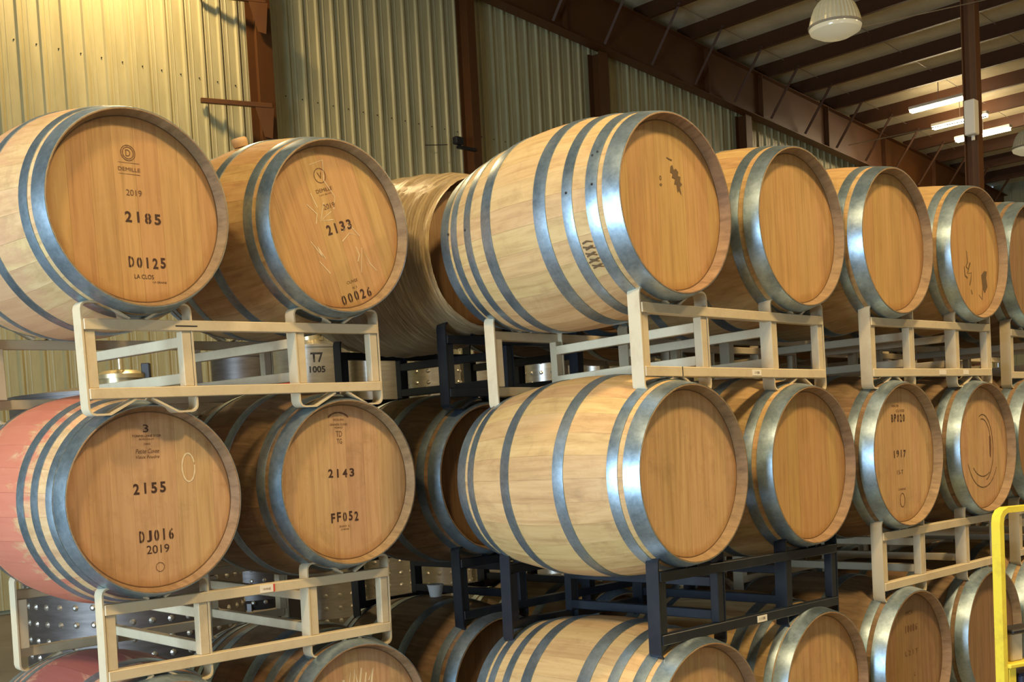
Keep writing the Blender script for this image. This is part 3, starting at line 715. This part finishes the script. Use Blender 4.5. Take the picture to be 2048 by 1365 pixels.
# ------------------------------------------------------------ stainless tanks behind the racks
def tank(px_u, px_n, r, ztop, label, dark=False, dimple=(0.2, 1.5), code=None, neck=None, rim=True):
    t = thing('steel_tank', label, 'tank', UN(px_u, px_n, 0), 'stainless steel tanks behind the barrels')
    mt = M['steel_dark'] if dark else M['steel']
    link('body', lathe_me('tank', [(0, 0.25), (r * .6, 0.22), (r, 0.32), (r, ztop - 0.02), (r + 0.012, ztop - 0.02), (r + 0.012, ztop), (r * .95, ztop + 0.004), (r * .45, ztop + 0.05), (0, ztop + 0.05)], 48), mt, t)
    for k in range(3):
        a = 2 * PI * k / 3 + .4
        link('leg', box_me('leg', -.02, .02, -.02, .02, 0, .33), mt, t, (r * .8 * math.cos(a), r * .8 * math.sin(a), 0), (0, 0, a))
    if dimple:
        bm = bmesh.new(); z = dimple[0]; row = 0; nd = max(8, int(2 * PI * r / 0.105))
        while z < dimple[1]:
            for k in range(nd):
                a = 2 * PI * (k + 0.15) / nd
                bmesh.ops.create_cone(bm, cap_ends=True, segments=8, radius1=0.020, radius2=0.008, depth=0.010,
                    matrix=Matrix.Rotation(a, 4, 'Z') @ Matrix.Translation((r + 0.004, 0, z)) @ Matrix.Rotation(PI / 2, 4, 'Y'))
            z += 0.098; row += 1
        o = link('jacket_dimples', mesh_of(bm, 'dimples', 0.4), M['steel'], t); o['kind'] = 'stuff'
    if neck:
        link('manway', lathe_me('manway', [(neck, ztop + .03), (neck, ztop + .10), (neck + .02, ztop + .10), (neck + .02, ztop + .125), (neck * .8, ztop + .15), (0, ztop + .16)], 32), M['brass'], t)
        link('clamp', box_me('clamp', neck, neck + .05, -.02, .02, ztop + .09, ztop + .19, bev=.004), M['black'], t)
        link('valve', lathe_me('valve', [(.0, ztop + .16), (.02, ztop + .16), (.02, ztop + .24), (.035, ztop + .24), (.035, ztop + .26), (0, ztop + .26)], 12), M['brass'], t)
    if code:
        for s, h, w, z in code:
            me = text_me(s, h, w, bold=.03)
            va = math.atan2(-1, 0) + YAW * 0
            # wrap around the cylinder on the side towards the aisle
            for v in me.vertices:
                a = v.co.x / r; v.co = Vector(((r + .002) * math.sin(a), -(r + .002) * math.cos(a), v.co.z))
            link('lettering', me, M['black'], t, (0, 0, z), (0, 0, .3))
    return t
def ray_un(px, s):        # helper for distances measured on the photograph
    x = (px - 1022.65) / 2285.0; p = Vector((x * s, s, 0)); return p.dot(EU), p.dot(EN)
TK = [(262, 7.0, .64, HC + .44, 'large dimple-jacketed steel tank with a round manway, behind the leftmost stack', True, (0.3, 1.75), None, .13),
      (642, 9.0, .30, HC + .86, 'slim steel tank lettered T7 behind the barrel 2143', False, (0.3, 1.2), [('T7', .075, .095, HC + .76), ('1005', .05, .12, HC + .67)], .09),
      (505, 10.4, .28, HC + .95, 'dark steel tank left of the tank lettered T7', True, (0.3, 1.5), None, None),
      (765, 9.4, .23, HC + .79, 'steel tank seen between the leftmost stack and the film-wrapped barrel stack', False, (.3, 1.3), None, None),
      (878, 10.2, .26, HC + .78, 'dimpled steel tank behind the black upper rack', False, (.3, 2.6), None, None),
      (965, 10.6, .22, HC + .80, 'small steel tank just right of the dimpled tank behind the black rack', False, (.3, 2.2), None, None),
      (1108, 11.2, .22, HC + .84, 'dimpled steel tank seen under the pale top barrel', False, (.3, 2.7), None, None),
      (1206, 11.8, .24, HC + .90, 'rightmost dimpled steel tank, behind the middle stack', False, (.3, 2.7), None, None)]
for px, s, r, zt, lab, dk, dm, cd_, nk in TK:
    u, n = ray_un(px, s); tank(u, n, r, zt, lab, dk, dm, cd_, nk)
u, n = ray_un(575, 8.0)
t = thing('red_hose_reel', 'red plastic lid glimpsed behind the lower rail of the top left rack', 'lid', UN(u, n, 0))
link('lid', lathe_me('lid', [(0, HC + .50), (.12, HC + .50), (.13, HC + .53), (.12, HC + .56), (0, HC + .57)], 24), M['red'], t)
link('drum', lathe_me('drum', [(0, 0), (.11, 0), (.125, .5), (.11, HC + .50), (0, HC + .5)], 24), M['black'], t)
t.name = 'drum'

# ------------------------------------------------------------ lamps
def high_bay(name, loc, label, top):
    t = thing(name, label, 'lamp', loc, 'high bay lamps')
    r = .24; bm = bmesh.new(); prof = [(.075, .27), (.11, .26), (.15, .23), (.187, .18), (.215, .11), (.232, .05), (.24, 0)]; seg = 72; rings = []
    for rr, h in prof: rings.append([bm.verts.new(((rr + (.009 if k % 2 else 0)) * math.cos(2 * PI * k / seg), (rr + (.009 if k % 2 else 0)) * math.sin(2 * PI * k / seg), h)) for k in range(seg)])
    for A_, B_ in zip(rings, rings[1:]):
        for k in range(seg): bm.faces.new((A_[k], A_[(k + 1) % seg], B_[(k + 1) % seg], B_[k]))
    link('reflector', mesh_of(bm, 'reflector'), M['lampshade'], t)
    link('lens', lathe_me('lens', [(.245, .005), (.25, -.01), (.235, -.05), (.15, -.095), (0, -.11)], 40), M['lens'], t)
    link('lens_ring', lathe_me('ring', [(.24, .012), (.256, .008), (.256, -.012), (.24, -.016)], 40, closed=True), M['wire'], t)
    link('ballast_housing', lathe_me('ballast', [(.0, .26), (.06, .26), (.065, .30), (.065, .50), (.05, .53), (0, .53)], 24), M['lampshade'], t)
    link('stem', tube_me('stem', [(0, 0, .52), (0, 0, top - loc[2])], .012, 8), M['wire'], t)
    return t
def at(px_ray, s): return Vector((px_ray[0] * s, px_ray[1] * s, px_ray[2] * s + HC))
lp = at((.3057, 1.021, .3527), 11.0)
high_bay('high_bay_lamp', lp, 'cream ribbed bell-shaped high bay lamp hanging below the roof at the top', ROOF_Z(10.3) - RD + .02)
lp2 = at((.470, 1.015, .238), 17.5)
high_bay('high_bay_lamp', lp2, 'second cream bell lamp cut off by the right edge', ROOF_Z(lp2.dot(EU)) + .2)
for u, n0, z, lab in ((23.15, 9.95, 6.52, 'lit fluorescent strip left of the steel column, nearest and longest'), (24.6, 10.15, 6.45, 'lit fluorescent strip behind the white box on the column'), (25.4, 10.0, 6.26, 'lit fluorescent strip right of the steel column')):
    t = thing('fluorescent_strip', lab, 'lamp', BR @ Matrix.Translation((u, n0, z + HC)), 'fluorescent strips under the roof')
    link('housing', box_me('housing', -.07, .07, 0, 1.22, .03, .10, bev=.01), M['sticker'], t)
    for x in (-.045, .045): link('tube', tube_me('tube', [(x, .03, 0), (x, 1.19, 0)], .022, 8), M['tube'], t)
    link('hanger', tube_me('hanger', [(0, .6, .09), (0, .6, ROOF_Z(u) + .31 - z - HC)], .008, 6), M['wire'], t)
bx = thing('electrical_box', 'white electrical box mounted on the left side of the steel column', 'box', BR @ Matrix.Translation((12.79, 5.46, HC + 3.18)))
link('box', box_me('box', -.06, .06, -.06, .06, 0, .38, bev=.01), M['sticker'], bx)
link('conduit_nipple', lathe_me('nipple', [(0, -.05), (.02, -.05), (.02, 0), (0, 0)], 12), M['sticker'], bx, (.03, 0, 0))
w1 = link('lamp_wire', tube_me('wire', [lp + Vector((.25, 0, -.02)), UN(13.15, 5.4, HC + 4.72)], .006, 6), M['wire']); tag(w1, 'thin wire running from the bell lamp across to the steel column', 'wire')
w2 = link('box_wire', tube_me('wire', [UN(13.0, 5.38, HC + 3.40), UN(23.0, 12.5, HC + 6.12)], .008, 6), M['wire']); tag(w2, 'thin wire running left from the electrical box under the roof', 'wire')

# small black fixture on the second wall post, with its cable
t = thing('wall_socket', 'small black fixture with a cable on the second wall post', 'fixture', BR @ Matrix.Translation((11.68, 12.66, HC + 4.56)))
link('body', box_me('body', -.1, .06, -.1, .0, -.05, .06, bev=.015), M['black'], t)
link('arm', box_me('arm', .0, .36, -.04, .02, -.09, -.05), M['black'], t)
link('cable', tube_me('cable', [(-.1, .1, -.03), (-.35, .33, -.02), (-.4, .34, 0)], .006, 6), M['black'], t)

# ------------------------------------------------------------ yellow platform cart at the right edge
def Lp(px, py, s):
    X, Y = px - 1022.65, py - 1020.2; c, q = math.cos(.0532), math.sin(.0532)
    a = (X * c - Y * q) / 2285.16; z = -(X * q + Y * c) / 2285.16; cp, sp = math.cos(-.0544), math.sin(-.0544)
    return Vector((a * s, (cp - z * sp) * s, (sp + z * cp) * s + HC))
p_top = Lp(2003, 1022, 3.6)
gx = math.radians(25)
cart = thing('yellow_cart', 'chipped yellow steel frame of a cart at the bottom right edge', 'cart', Matrix.Translation((p_top.x, p_top.y, 0)) @ Matrix.Rotation(gx, 4, 'Z'))
H = p_top.z; fw = .02
pts = [(0, 0.16)] + [(0, H - .04), (.004, H - .02), (.014, H - .007), (.03, H)] + [(.62, H), (.64, H - .01), (.65, H - .04), (.65, .16)]
link('guard_frame', strip_me('guard', pts, .018, 0, .034), M['yellow'], cart)
link('step', box_me('step',   .008, .64, -.01, .05, H - .505, H - .491, bev=.003), M['yellow'], cart)
link('upright', box_me('upright', .012, .046, .0, .05, .16, H - .505, bev=.003), M['yellow'], cart)
link('motor_cover', box_me('cover',   .06, .60, .0, .10, .2, H - .53, bev=.01), M['navy'], cart)
link('control_post', box_me('control', .047, .10, .02, .06, H - .491, H - .40, bev=.004), M['rack'], cart)
link('control_box', box_me('control', .035, .16, .0, .08, H - .40, H - .385, bev=.004), M['black'], cart)
link('deck', box_me('deck', -.01, .66, -.02, .7, .10, .16, bev=.006), M['yellow'], cart)
whl = lathe_me('wheel', [(0, -.02), (.05, -.02), (.06, -.012), (.06, .012), (.05, .02), (0, .02)], 20, axis='Y')
for x in (.08, .57):
    for y in (.06, .6): link('wheel', whl, M['black'], cart, (x, y, .06))
